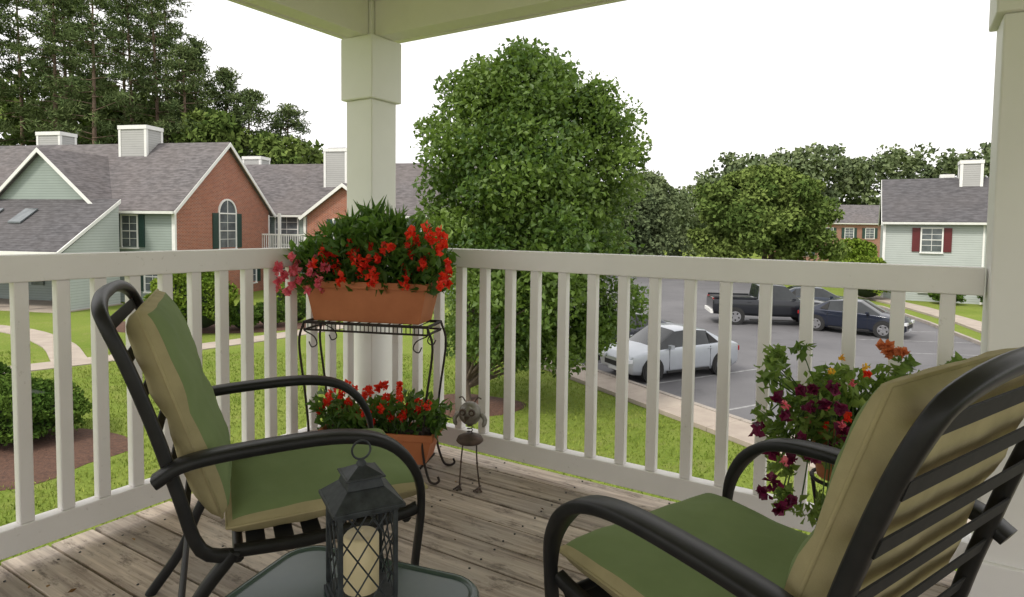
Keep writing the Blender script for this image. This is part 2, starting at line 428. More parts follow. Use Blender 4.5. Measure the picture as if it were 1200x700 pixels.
def mprof(t):
    if t < .22: return .62+1.73*t
    if t < .62: return 1.0
    return max(.28, (1-((t-.62)/.46)**2.0)**.7) if t < 1.0 else .28
broadleaf('shade_tree', (-1.09, 15.5, 0), .38, 15.9, 1.25, 8.35, 2.5, 2.4, 225, .78, 370, .135, LF1, mprof, .13,
          extra=[(2.3, 15.4, 7.0, .6), (2.0, 15.5, 7.35, .5), (2.7, 15.6, 6.4, .7), (-.9, 15.3, 7.6, .55), (.5, 15.4, 8.3, .5), (.1, 15.5, 8.5, .45), (-1.9, 15.3, 6.7, .55), (1.1, 14.8, 1.5, .7), (1.9, 15, 2.0, .7), (.2, 14.9, 1.6, .6)],
          nl=36, tpow=1.0, rpow=.42, wob=.08)
def dome(t): return max(.2, (1-(max(0, t-.25)/.8)**2.2)**.6)
broadleaf('spreading_tree', (23.2, 58, 0), 23.2, 58, 2.0, 9.6, 6.6, 5, 150, 1.35, 220, .40, LF2, dome, .35, nl=14)
broadleaf('tree', (13.2, 66, 0), 13.2, 66, 1.5, 8.2, 3.6, 4, 60, 1.3, 170, .45, LF3, dome, .25, nl=8)
broadleaf('tree', (19, 88, 0), 19, 88, 1.5, 11.5, 5, 4, 60, 1.7, 150, .6, LF3, dome, .25, nl=6)
broadleaf('tree', (38.0, 70, 0), 38, 70, .6, 3.2, 1.8, 2.5, 30, .8, 170, .35, LFS, dome, .15, nl=6)
broadleaf('tree', (6, 60, 0), 6, 60, 1.5, 9, 4, 4, 60, 1.4, 150, .5, LF2, dome, .25, nl=6)
broadleaf('tree', (-21.5, 58, 0), -21.5, 58, 1.5, 11.8, 3.4, 3, 60, 1.4, 170, .5, LF2, dome, .25, nl=6)
broadleaf('tree', (-27, 57, 0), -27, 57, 1.5, 14.0, 3.4, 3, 70, 1.4, 170, .5, LF2, dome, .25, nl=6)

def pine(x, y, h, dens=1.0, cb=.35, wid=2.6):
    e = empty('pine_tree', (x, y, 0)); mb = MB()
    lean = random.uniform(-.4, .4)
    pts = [(lean*t*t, .3*math.sin(t*3), h*t) for t in np.linspace(0, 1, 9)]
    mb.tube(pts, [.26*(1-.9*t)+.02 for t in np.linspace(0, 1, 9)], 8)
    C = []; Rr = []
    nb = int(46*dens)
    for i in range(nb):
        t = cb+(1-cb)*(i/nb)**.85+random.uniform(-.01, .01); z = h*min(t, .99)
        th = i*2.4+random.uniform(-.5, .5); u = (t-cb)/(1-cb)
        ln = wid*(.35+.75*math.sin(math.pi*min(1, u*.8+.15)))*(1-u*.55)*random.uniform(.6, 1.25)
        b = (lean*t*t+ln*math.cos(th), ln*math.sin(th), z+ln*random.uniform(-.05, .3))
        mb.tube([(lean*t*t, 0, z), b], [.05, .02], 5)
        for k in range(3):
            f = random.uniform(.45, 1.05)
            C.append((lean*t*t+(b[0]-lean*t*t)*f+random.gauss(0, .3), b[1]*f+random.gauss(0, .3), z+(b[2]-z)*f+random.gauss(0, .2))); Rr.append(random.uniform(.5, 1.15))
    C.append((lean, 0, h)); Rr.append(.5)
    P, var, d = clusters(C, Rr, 42, .55)
    leaves('needles', P, .46, .2, LFP, e, var, updir=.25, out=d, outw=.9)
    mb.obj('trunk', [BARKP], e, recalc=False)
pn = [(-52, 54, 27), (-47.5, 58, 28), (-44.5, 52, 25), (-42.3, 60, 30), (-39.8, 55, 26.5), (-37.2, 62, 29), (-35.8, 54, 25), (-33.0, 59, 25.5), (-35.0, 64, 30), (-31.0, 62, 22), (-29.5, 57, 20), (-27.5, 61, 19), (-25.2, 60, 16.8), (-22.6, 63, 16), (-49.5, 64, 31), (-46, 66, 31), (-40.5, 66, 30)]
for x, y, h in pn: pine(x, y, h, 1.0, random.uniform(.25, .42), random.uniform(2.6, 3.7))
def mass(name, xs, y0, y1, hf, nc, rc, npc, leaf, mat):
    C = []; Rr = []
    for i in range(nc):
        x = random.uniform(*xs); h = hf(x); z = h*random.random()**.6; y = random.uniform(y0, y1)
        C.append((x, y, max(.5, z))); Rr.append(rc*random.uniform(.5, 1.3))
    P, var, d = clusters(C, Rr, npc, .8)
    leaves(name, P, leaf, .75, mat, None, var, out=d, outw=.6)
mass('background_trees', (-80, -19), 66, 74, lambda x: 10+9/(1+math.exp((x+33)*.35))+2*math.sin(x*.5), 480, 2.0, 80, .8, LF2)
def hh(x): return 15+2.0*math.sin(x*.11+1)+1.6*math.sin(x*.31)+1.1*math.sin(x*.83)+(4.5 if x > 45 else 0)+(2.2 if x > 70 else 0)-(2 if x < 30 else 0)
mass('distant_woodland', (-60, 170), 132, 150, hh, 2100, 2.3, 44, 1.0, LF3)

def shrub(name, loc, rx, ry, h, nleaf, leaf, mat, lump=.18):
    e = empty(name, loc)
    mbb = MB(); mbb.ell((0, 0, h*.48), (rx*.8, ry*.8, h*.42)); mbb.obj('solid_core', [mk_dark], e)  # solid dark ellipsoid added to block see-through gaps, no branches modelled
    d = rng.normal(size=(nleaf, 3)); d /= np.linalg.norm(d, axis=1)[:, None]; d[:, 2] = np.where(d[:, 2] < -.55, -d[:, 2], d[:, 2])
    q = 1+lump*(np.sin(d[:, 0]*5+loc[0])*np.sin(d[:, 1]*4+1)+.6*np.sin(d[:, 2]*9+d[:, 0]*7))
    rr = (.82+.2*rng.random(nleaf))*q
    P = np.stack([d[:, 0]*rx*rr, d[:, 1]*ry*rr, h*.5+d[:, 2]*h*.5*rr], 1); P[:, 2] = np.maximum(P[:, 2], .03)
    v = .5*(q-1+lump)/(2*lump)+.5*rng.random(nleaf)
    leaves('foliage', P, leaf, .6, mat, e, v, updir=.4, out=d, outw=.8)
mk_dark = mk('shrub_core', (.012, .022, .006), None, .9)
shrub('shrub', (-9.9, 12.4, 0), 1.15, 1.0, 1.15, 12000, .085, LFD)
shrub('shrub', (-11.8, 13.6, 0), 1.0, .9, 1.3, 7000, .085, LFD)
shrub('shrub', (-12.6, 25.2, 0), 1.5, 1.2, 2.6, 12000, .13, LFS)
shrub('shrub', (-13.9, 26.0, 0), 1.1, 1.0, 2.1, 7000, .13, LFS)
shrub('shrub', (-11.0, 25.8, 0), .6, .6, 1.15, 4000, .09, LFD)
shrub('shrub', (-10.2, 26.6, 0), .62, .6, 1.2, 4000, .09, LFD)
shrub('shrub', (-9.6, 28.0, 0), .65, .6, 1.2, 4000, .09, LFD)
shrub('shrub', (-8.9, 29.5, 0), .65, .6, 1.2, 4000, .09, LFD)
shrub('shrub', (-10.6, 31.5, 0), 1.4, 1.2, 1.7, 5000, .12, LFS)
shrub('shrub', (-8.6, 36, 0), 1.4, 1.2, 1.6, 4000, .14, LFD)
shrub('shrub', (-6.3, 39, 0), 1.6, 1.2, 1.6, 4000, .14, LFS)
shrub('shrub', (22.7, 40.2, 0), 1.5, 1.1, 2.7, 6000, .17, LFS)
shrub('shrub', (26.5, 38.3, 0), .8, .8, 1.1, 3000, .13, LFD)
shrub('shrub', (28.6, 37.2, 0), .8, .8, 1.1, 3000, .13, LFD)

# ------------------------------------------------------------------ buildings
def groof(mb, x0, x1, y0, y1, ze, zr, axis='x', oh=.35, th=.16, mat=0, tmat=1, rake=.3):
    ym = (y0+y1)/2; s = (zr-ze)/(ym-y0)
    for sg in (-1, 1):
        ye = ym+sg*((ym-y0)+oh); zee = ze-oh*s
        prof = [(ye, zee), (ym, zr), (ym, zr-th*1.3), (ye, zee-th)]
        def P(u, p, dz=0): return (u, p[0], p[1]+dz) if axis == 'x' else (p[0], u, p[1]+dz)
        a, b = (x0-rake, x1+rake)
        vec = (b-a, 0, 0) if axis == 'x' else (0, b-a, 0)
        mb.prism([P(a, p, .17) for p in prof], vec, mat)
        for e0, w in ((a-.03, .06), (b-.03, .06)):
            pr = [(ye+sg*.01, zee+.145), (ym, zr+.145), (ym, zr-.09), (ye+sg*.01, zee-.09)]
            mb.prism([P(e0, p) for p in pr], (w, 0, 0) if axis == 'x' else (0, w, 0), tmat)
        g = [(ye+sg*.02, zee+.12), (ye+sg*.14, zee+.12), (ye+sg*.12, zee-.02), (ye+sg*.02, zee-.02)]
        mb.prism([P(a+.04, p) for p in g], (b-a-.08, 0, 0) if axis == 'x' else (0, b-a-.08, 0), tmat)
def gbody(mb, x0, x1, y0, y1, ze, zr, axis='x', mat=0):
    ym = (y0+y1)/2; pr = [(y0, 0), (y1, 0), (y1, ze), (ym, zr), (y0, ze)]
    if axis == 'x': mb.prism([(x0, p[0], p[1]) for p in pr], (x1-x0, 0, 0), mat)
    else: mb.prism([(p[0], x0, p[1]) for p in pr], (0, x1-x0, 0), mat)
def window(mb, o, u, nrm, w, h, T=0, G=1, S=2, arch=False, sw=.0, grid=(2, 4)):
    o, u, nrm = Vector(o), Vector(u), Vector(nrm); up = Vector((0, 0, 1))
    L = Matrix((( u.x, nrm.x, up.x, o.x), (u.y, nrm.y, up.y, o.y), (u.z, nrm.z, up.z, o.z), (0, 0, 0, 1)))
    f = .08
    mb.box((-w/2, -.02, 0), (w/2, .02, h), G, L=L)
    mb.box((-w/2-f, -.02, -f), (-w/2, .07, h+f), T, L=L); mb.box((w/2, -.02, -f), (w/2+f, .07, h+f), T, L=L)
    mb.box((-w/2, -.02, h), (w/2, .068, h+f), T, L=L); mb.box((-w/2-f-.03, -.02, -f*2), (w/2+f+.03, .1, -f), T, L=L)
    mb.box((-w/2, 0, h*.5-.025), (w/2, .05, h*.5+.025), T, L=L)
    for i in range(1, grid[0]): mb.box((-w/2+w*i/grid[0]-.012, 0, 0), (-w/2+w*i/grid[0]+.012, .035, h), T, L=L)
    for i in range(1, grid[1]): mb.box((-w/2, 0, h*i/grid[1]-.012), (w/2, .032, h*i/grid[1]+.012), T, L=L)
    if arch:
        n = 12; pts = [L @ Vector((w/2*math.cos(math.pi*i/n), 0.0, h+f+w/2*math.sin(math.pi*i/n))) for i in range(n+1)]
        mb.prism(pts, nrm*.03, G)
        for i in range(n):
            a, b = math.pi*i/n, math.pi*(i+1)/n; q = w/2; qo = w/2+f*1.2
            pp = [L @ Vector((r*math.cos(t), -.02, h+f+r*math.sin(t))) for r, t in ((q, a), (qo, a), (qo, b), (q, b))]
            mb.prism(pp, nrm*.09, T)
        mb.box((-.02, 0, h+f), (.02, .05, h+f+w/2), T, L=L)
    if sw:
        for sg in (-1, 1):
            c = sg*(w/2+f+sw/2+.02)
            mb.box((c-sw/2, -.02, -.05), (c+sw/2, .05, h+.05), S, L=L)
            for k in range(int(h/.12)): mb.box((c-sw/2+.04, .05, .03+k*.12), (c+sw/2-.04, .062, .09+k*.12), S, L=L)
def chimney(mb, x, y, w, d, z0, z1, mat, tmat, dark):
    mb.box((x-w/2, y-d/2, z0), (x+w/2, y+d/2, z1), mat)
    for sx in (-1, 1):
        for sy in (-1, 1):
            mb.cbox((x+sx*(w/2-.05), y+sy*(d/2-.05), (z0+z1)/2-.01), (.16, .16, z1-z0), tmat)
    mb.box((x-w/2-.06, y-d/2-.06, z1-.2), (x+w/2+.06, y+d/2+.06, z1+.03), tmat)
    mb.box((x-w/2+.2, y-d/2+.2, z1+.02), (x+w/2-.2, y+d/2-.2, z1+.1), dark)
ang = math.atan2(-.2, .98)
MA = Matrix.Translation((-18.24, 34, 0)) @ Matrix.Rotation(ang, 4, 'Z')
BR = brickmat('brick_wall', (math.cos(ang+math.pi/2), math.sin(ang+math.pi/2)))
BR2 = brickmat('brick_wall_front', (math.cos(ang), math.sin(ang)))
e = empty('apartment_building')
mb = MB(MA); gbody(mb, -22, 0, 0, 8.7, 5.2, 9.1, 'x', 0)
gbody(mb, -1.0, 4, -10.6, -3.9, 5.3, 8.2, 'y', 0)
mb.obj('walls', [SIDE_G], e)
mb = MB(MA); pr = [(0, 0), (8.7, 0), (8.7, 5.2), (4.35, 9.1), (0, 5.2)]
mb.prism([(.002, p[0], p[1]) for p in pr], (.12, 0, 0)); mb.obj('brick_gable_wall', [BR], e)
mb = MB(MA); groof(mb, -22, .1, 0, 8.7, 5.2, 9.1)
groof(mb, -1.0, 3.2, -10.6, -3.9, 5.3, 8.2, 'y')
mb.prism([(-16, -.95, 5.45), (-16, -4.7, 2.8), (-16, -4.7, 2.95), (-16, -.95, 5.62)], (13.6, 0, 0), 2)
mb.prism([(-2.42, -.95, 5.60), (-2.42, -4.75, 2.93), (-2.42, -4.75, 2.76), (-2.42, -.95, 5.40)], (.06, 0, 0), 1)
mb.box((-16, -4.8, 2.70), (-2.38, -4.7, 2.93), 1)
for sx in (-9.6, -7.4):
    mb.prism([(sx, -1.9, 4.99), (sx, -2.9, 4.28), (sx, -2.9, 4.36), (sx, -1.9, 5.07)], (.8, 0, 0), 3)
mb.obj('roof', [ROOF, TRIM, ROOF2, GLASS], e)
mb = MB(MA)
mb.prism([(-2.7, -.96, 0), (-2.7, -4.4, 0), (-2.7, -4.4, 2.85), (-2.7, -.96, 5.3)], (.2, 0, 0), 0)
for x in (-2.62, -5.0, -7.4, -9.8, -12.2, -14.6):
    mb.box((x-.1, -4.62, 0), (x+.1, -4.42, 2.65), 1)
for x in (-5.4, -9, -12.6):
    mb.box((x-.5, -1.08, .05), (x+.5, -1.02, 2.15), 2); mb.box((x+.9, -1.08, .9), (x+1.7, -1.03, 2.1), 3)
mb.box((-16, -4.6, .005), (-2.4, -.9, .06), 4)
mb.obj('porch', [SIDE_W, TRIM, SHUT, GLASS, CONC], e)
mb = MB(MA)
window(mb, (-2.7, -.02, 3.1), (1, 0, 0), (0, -1, 0), .95, 1.65, sw=.36)
window(mb, (.13, 4.35, 2.95), (0, 1, 0), (1, 0, 0), 1.5, 2.0, arch=True, sw=.5)
window(mb, (.13, 2.1, .7), (0, 1, 0), (1, 0, 0), 1.1, 1.6, sw=.4)
window(mb, (.13, 6.6, .7), (0, 1, 0), (1, 0, 0), 1.1, 1.6, sw=.4)
window(mb, (-1.3, -.02, .7), (1, 0, 0), (0, -1, 0), .9, 1.5, sw=.3)
mb.box((-.06, -.05, 0), (.14, .08, 5.0), 0); mb.box((.0, 8.64, 0), (.16, 8.76, 5.0), 0)
mb.obj('windows', [TRIM, GLASS, SHUT], e)
mb = MB(MA)
chimney(mb, -5.5, 4.0, 1.9, 1.3, 6.5, 10.2, 0, 1, 2); chimney(mb, -13.4, 5.6, 1.8, 1.2, 6.5, 10.2, 0, 1, 2)
mb.obj('chimneys', [SIDE_C, TRIM, DARK], e)
e = empty('apartment_building')
mb = MB(MA); gbody(mb, -6, 16, 9.5, 17.5, 5.2, 8.7, 'x', 0); mb.obj('walls', [SIDE_G], e)
mb = MB(MA); pr = [(3.4, 0), (8.6, 0), (8.6, 5.0), (6.0, 6.9), (3.4, 5.0)]
mb.prism([(p[0], 7.9, p[1]) for p in pr], (0, 1.7, 0)); mb.obj('brick_bay', [BR2], e)
mb = MB(MA); groof(mb, -6, 16, 9.5, 17.5, 5.2, 8.7); groof(mb, 7.9, 12, 3.4, 8.6, 5.0, 6.9, 'y'); mb.obj('roof', [ROOF, TRIM], e)
mb = MB(MA)
window(mb, (6, 7.88, 3.2), (1, 0, 0), (0, -1, 0), 1.4, 1.5, sw=.4); window(mb, (6, 7.88, .7), (1, 0, 0), (0, -1, 0), 1.4, 1.5, sw=.4)
window(mb, (1.0, 9.48, 3.1), (1, 0, 0), (0, -1, 0), 1.6, 1.9); window(mb, (1.0, 9.48, .3), (1, 0, 0), (0, -1, 0), 1.6, 2.0)
window(mb, (11.5, 9.48, 3.1), (1, 0, 0), (0, -1, 0), 1.6, 1.9, sw=.4)
mb.box((-.6, 7.9, 2.55), (3.3, 9.45, 2.8), 0); mb.box((-.6, 7.9, 3.65), (3.3, 7.98, 3.75), 0)
for x in np.arange(-.55, 3.3, .16): mb.box((x, 7.92, 2.8), (x+.05, 7.96, 3.65), 0)
for x in (-.6, 1.3, 3.15): mb.box((x, 7.88, 0), (x+.16, 8.04, 5.1), 0)
mb.obj('windows_and_balcony', [TRIM, GLASS, SHUT], e)
mb = MB(MA); chimney(mb, 3.6, 12.0, 1.7, 1.2, 6.5, 9.7, 0, 1, 2); chimney(mb, -4.6, 14.5, 1.5, 1.2, 6.5, 9.5, 0, 1, 2); mb.obj('chimneys', [SIDE_C, TRIM, DARK], e)
# right building
e = empty('apartment_building')
MR = Matrix.Translation((24.1, 41, 0)) @ Matrix.Rotation(R(-29), 4, 'Z')
mb = MB(MR); gbody(mb, 0, 20, 0, 9, 5.1, 7.9, 'x', 0); mb.obj('walls', [SIDE_W], e)
mb = MB(MR); groof(mb, 0, 20, 0, 9, 5.1, 7.9, rake=.15); mb.obj('roof', [ROOF2, TRIM], e)
mb = MB(MR)
for z in (3.2, .7):
    window(mb, (2.6, -.02, z), (1, 0, 0), (0, -1, 0), 1.05, 1.4, sw=.42); window(mb, (8.6, -.02, z), (1, 0, 0), (0, -1, 0), 1.15, 1.4, sw=.42)
mb.box((-.05, -.05, 0), (.1, .1, 4.95), 0); mb.box((5.2, -.06, 0), (5.3, -.002, 4.9), 0)
mb.obj('windows', [TRIM, GLASS, SHUTR], e)
mb = MB(MR); chimney(mb, 4.9, 4.0, 1.2, 1.1, 6.0, 9.1, 0, 1, 2); chimney(mb, 3.7, 5.0, .7, .6, 7.0, 8.3, 0, 1, 2); mb.obj('chimneys', [SIDE_C, TRIM, DARK], e)
# far brick building
e = empty('brick_apartment_building')
BR3 = brickmat('brick_far', (1, 0), (.30, .12, .08), (.24, .10, .07))
MF = Matrix.Translation((41, 92, 0))
mb = MB(MF); gbody(mb, 0, 18, 0, 9, 5.6, 8.2, 'x', 0); mb.obj('walls', [BR3], e)
mb = MB(MF); groof(mb, 0, 18, 0, 9, 5.6, 8.2); mb.obj('roof', [ROOF, TRIM], e)
mb = MB(MF)
for x in (2, 5, 8, 11, 14):
    for z in (.8, 3.4): window(mb, (x, -.02, z), (1, 0, 0), (0, -1, 0), 1.2, 1.4, sw=.4)
mb.obj('windows', [TRIM, GLASS, SHUT], e)

# ------------------------------------------------------------------ cars
def vehicle(name, loc, heading, L, W, col, st, glass_side, glass_top, wheels, r, extra=None, metal=.3):
    e = empty(name, (loc[0], loc[1], .006), heading)
    paint = mk(name+'_paint', col, tuple(c*.92 for c in col), .28, 3, metal=metal, coat=.6)
    mb = MB(); n = len(st); w = W/2; ring = []
    for (s, zb, zl, zt, ws, wt) in st:
        x = s*L; ww = w*ws
        half = [(ww*.90, zb), (ww*.985, zb+.12), (ww, zb+(zl-zb)*.55), (ww*.985, zl-.03), (ww*.95, zl), (ww*wt, zt-.015), (ww*wt*.86, zt+.008), (0, zt+.03)]
        ring.append([(x, y, z) for y, z in half]+[(x, -y, z) for y, z in reversed(half[:-1])])
    m = len(ring[0]); vs = [p for rg in ring for p in rg]
    groups = {0: [], 1: []}
    for i in range(n-1):
        for k in range(m-1):
            f = (i*m+k, i*m+k+1, (i+1)*m+k+1, (i+1)*m+k)
            g = 0
            if k in (4, 9) and i in glass_side: g = 1
            if k in (5, 6, 7, 8) and i in glass_top: g = 1
            groups[g].append(f)
        groups[0].append((i*m, (i+1)*m, (i+1)*m+m-1, i*m+m-1))
    groups[0].append(tuple(range(m))); groups[0].append(tuple(range((n-1)*m, n*m)))
    for p in vs: mb.v.append(p); mb.a.append(.5)
    for g, fs in groups.items():
        for f in fs: mb.f.append(list(f)); mb.m.append(g); mb.sm.append(len(f) == 4)
    ob = mb.obj('body', [paint, CGLASS], e)
    md = ob.modifiers.new('b', 'BEVEL'); md.width = .02; md.segments = 2; md.limit_method = 'ANGLE'; md.angle_limit = R(25)
    mb = MB()
    for wx in wheels:
        for sg in (-1, 1):
            y = sg*(w-.10)
            mb.lathe([(r+.045, -.10), (r+.045, .106)] if sg > 0 else [(r+.045, -.106), (r+.045, .10)], (wx*L, y, r+.02), 22, 3, 'y')
            mb.lathe([(r*.97, -.12), (r, -.09), (r, .09), (r*.97, .12)], (wx*L, y, r), 24, 0, 'y')
            yy = y+sg*.122
            mb.lathe([(r*.66, -.004), (r*.62, .006)], (wx*L, yy, r), 20, 1, 'y')
            for k in range(5):
                th = k*2*math.pi/5
                Lm = Matrix.Translation((wx*L, yy+sg*.006, r)) @ Matrix.Rotation(th, 4, 'Y')
                Lm2 = Matrix.Translation((wx*L, yy+sg*.006, r)) @ Matrix.Rotation(th+.62, 4, 'Y')
                mb.box((-.035, -.006, .06), (.035, .008, r*.62), 1, L=Lm)
                mb.box((-.035, -.008, .12), (.035, .004, r*.54), 3, L=Lm2)
    xf = L*.5; z1 = st[-1][2]; z0 = st[0][2]
    for sg in (-1, 1):
        mb.cbox((xf*.955, sg*w*.70, z1+.03), (.24, .34, .11), 2)
        mb.cbox((-xf*.965, sg*w*.72, z0+.03), (.16, .28, .14), 4)
        mb.cbox((L*.17, sg*(w+.06), st[-3][2]+.12), (.12, .15, .10), 5)
        mb.cbox((0, sg*w*.985, .26), (L*.38, .05, .06), 3)
        for hx in (-.02, -.2): mb.cbox((L*hx+.02, sg*(w*.995), st[4][2]-.12), (.16, .03, .025), 5)
    mb.cbox((xf-.02, 0, z1-.12), (.06, w*1.0, .14), 3); mb.cbox((xf+.012, 0, z1-.26), (.02, .42, .1), 2)
    mb.obj('wheels_and_trim', [TYRE, RIM, LAMP, TYRE, TAIL, paint], e, bevel=.012)
    mb = MB()
    if extra: extra(mb, L, w)
    if mb.v: mb.obj('pillars_and_details', [paint, TYRE, TRIM], e, bevel=.004)
    return e
sed = [(-.5, .38, .72, .74, .80, .8), (-.485, .26, .90, .93, .90, .8), (-.42, .22, .98, 1.03, .97, .78), (-.35, .2, .99, 1.06, 1, .78), (-.20, .2, .97, 1.36, 1, .74),
       (-.03, .2, .96, 1.43, 1, .74), (.09, .2, .95, 1.40, 1, .74), (.27, .2, .92, .96, 1, .82), (.38, .21, .87, .90, .98, .8), (.465, .24, .76, .78, .92, .8), (.5, .34, .60, .62, .80, .8)]
def sed_x(mb, L, w):
    for sg in (-1, 1):
        a = Vector((-.055*L, sg*w*.953, .97)); b = Vector((-.05*L, sg*w*.755, 1.39))
        mb.prism([a, b, b+Vector((.07, 0, 0)), a+Vector((.08, 0, 0))], (0, sg*.008, 0), 1)
        a = Vector((-.20*L, sg*w*.951, .985)); b = Vector((-.195*L, sg*w*.775, 1.31))
        mb.prism([a, b, a+Vector((-.34, 0, .02))], (0, sg*.010, 0), 1)
        for x in (-.2, -.045, .17): mb.cbox((x*L, sg*(w*.992), .62), (.010, .02, .60), 1)
SIL = (.44, .47, .51)
hd = math.atan2(-.485, -.875)
vehicle('parked_car', (4.86, 19.15), hd-.06, 4.15, 1.72, SIL, sed, (4, 5, 6), (3, 6), (-.31, .31), .33, sed_x)
pc2 = K0-kd*1.95+km*2.7
vehicle('parked_car', (pc2.x, pc2.y), hd, 4.5, 1.78, (.03, .035, .05), sed, (4, 5, 6), (3, 6), (-.31, .31), .33, sed_x)
vehicle('parked_car', (14.9, 27.3), R(-42), 4.2, 1.75, (.012, .017, .035), sed, (4, 5, 6), (3, 6), (-.31, .31), .33, sed_x)
vehicle('parked_car', (15.9, 33.4), R(-14), 4.6, 1.8, (.02, .03, .05), sed, (4, 5, 6), (3, 6), (-.31, .31), .33, sed_x)
pk = [(-.5, .55, 1.1, 1.12, .93, .92), (-.49, .48, 1.17, 1.18, .97, .94), (-.3, .45, 1.18, 1.19, 1, .94), (-.125, .42, 1.18, 1.2, 1, .94), (-.11, .42, 1.18, 1.80, 1, .78),
      (.02, .42, 1.18, 1.86, 1, .78), (.11, .42, 1.18, 1.82, 1, .78), (.225, .42, 1.17, 1.24, 1, .84), (.38, .42, 1.12, 1.16, 1, .86), (.48, .42, 1.05, 1.08, .96, .86), (.5, .48, .95, .97, .9, .86)]
def pk_x(mb, L, w):
    mb.box((-.48*L, -w*.86, 1.19), (-.13*L, w*.86, 1.225), 1)
    for sg in (-1, 1):
        y = w*.90; mb.box((-.49*L, sg*y-.05, 1.2), (-.13*L, sg*y+.05, 1.29), 0)
        a = Vector((-.01*L, sg*w*.955, 1.17)); b = Vector((-.01*L, sg*w*.79, 1.83))
        mb.prism([a, b, b+Vector((.09, 0, 0)), a+Vector((.09, 0, 0))], (0, sg*.012, 0), 0)
    mb.cbox((-.505*L, 0, .58), (.12, w*1.8, .16), 2)
vehicle('pickup_truck', (12.1, 29.7), R(-8), 5.3, 1.9, (.012, .014, .02), pk, (4, 5, 6), (3, 6), (-.31, .32), .38, pk_x)

# ------------------------------------------------------------------ balcony
DZ = 3.25; CO = (-.758, 3.4, DZ); BA = R(-32)
def place(ob):
    ob.location = CO; ob.rotation_euler = (0, 0, BA); return ob
mb = MB(); y = .10
while y > -5.2:
    cut = random.choice([1.9, 2.6, 3.4, 4.2]); segs = [(-.10, cut), (cut+.004, 5.2)]
    for a, b in segs:
        v = random.random(); dz = random.uniform(-.003, .003); g = random.uniform(0, .003)
        mb.box((a, y-.138+g, -.036), (b, y, dz), 0, var=v)
    for jx in (.05, .42, .83, 1.24, 1.65, 2.06, 2.47, 2.88, 3.3):
        for dy in (.03, .108):
            xx = jx+random.uniform(-.008, .008); yy = y-dy+random.uniform(-.006, .006)
            mb.lathe([(.0045, .0015), (.0045, .0038)], (xx, yy, 0), 6, 1)
    y -= .145
e = place(empty('wooden_deck')); mb.obj('deck_boards', [WOOD, DARK], e, bevel=.004)
mb = MB()
mb.box((-.10, .06, -.30), (5.2, .10, -.04), 0); mb.box((-.10, -5.2, -.30), (-.06, .055, -.04), 0)
for x in np.arange(.4, 5, .41): mb.box((x, -5.1, -.25), (x+.04, .055, -.04), 1)
mb.obj('deck_frame', [RAIL, WOOD], e)
TOPZ = 1.04
def railing(axis, s0, s1, first, spacing):
    mb = MB()
    def bx(a, b, lo, hi, z0, z1):
        if axis == 'x': mb.box((a, lo, z0), (b, hi, z1))
        else: mb.box((lo, -b, z0), (hi, -a, z1))
    bx(s0, s1, -.032, .032, TOPZ-.088, TOPZ)
    bx(s0, s1, -.028, .028, .065, .155)
    s = first
    while s < s1-.03:
        j = random.uniform(-.0025, .0025)
        bx(s-.021+j, s+.021+j, -.019, .019, .155, TOPZ-.088); s += spacing
    ob = mb.obj('porch_railing', [RAIL], None, bevel=.004); place(ob)
railing('x', .11, 2.655, .466-.14*2, .14)
railing('y', .11, 5.0, .643-.119*4, .119)
COLP = mk('column_paint', (.84, .825, .81), (.77, .755, .74), .5, 2.5, bs=.2, bscale=30, bdist=.002)
def column(x, y):
    mb = MB()
    mb.box((x-.092, y-.092, -3.25), (x+.092, y+.092, 1.80)); mb.box((x-.112, y-.112, 1.80), (x+.112, y+.112, 2.12))
    mb.box((x-.108, y-.108, -.02), (x+.108, y+.108, .14))
    mb.box((x-.075, y-.075, 2.12), (x+.075, y+.075, 2.358))
    place(mb.obj('porch_column', [COLP], None, bevel=.006))
column(0, 0); column(2.755, 0)
e = place(empty('porch_roof'))
mb = MB(); mb.box((.078, -.055, 2.121), (2.678, .055, 2.357)); mb.box((2.832, -.055, 2.121), (5.2, .055, 2.357)); mb.box((-.055, -5.2, 2.121), (.055, -.078, 2.357))
mb.box((.08, -.075, 2.30), (5.2, -.0555, 2.356)); mb.box((.0555, -5.2, 2.30), (.075, -.08, 2.356))
mb.obj('beams', [WHITE], e, bevel=.004)
mb = MB()
for k in range(36):
    yy = -k*.146+.1; mb.box((-.10, yy-.143, 2.36), (5.2, yy, 2.39))
mb.box((-.5, -5.3, 2.4), (5.3, .5, 2.46)); mb.box((-.52, .5, 2.28), (5.3, .53, 2.47)); mb.box((-.53, -5.3, 2.28), (-.5, .5, 2.47))
mb.obj('ceiling_boards', [WHITE], e, bevel=.004)
LITTER = leafmat('dry_leaf', (.10, .05, .02), (.28, .17, .07), 0, gloss=False)
n = 46; lx = rng.uniform(.1, 3.2, n); ly = -rng.uniform(.05, 2.4, n)
fl = leaves('fallen_leaves', np.stack([lx, ly, np.full(n, .008)], 1), .022, .55, LITTER, None, rng.random(n), fold=.1)
for v_ in fl.data.vertices: v_.co.z = .004+max(0, min(.012, v_.co.z-.002))*.6
place(fl)

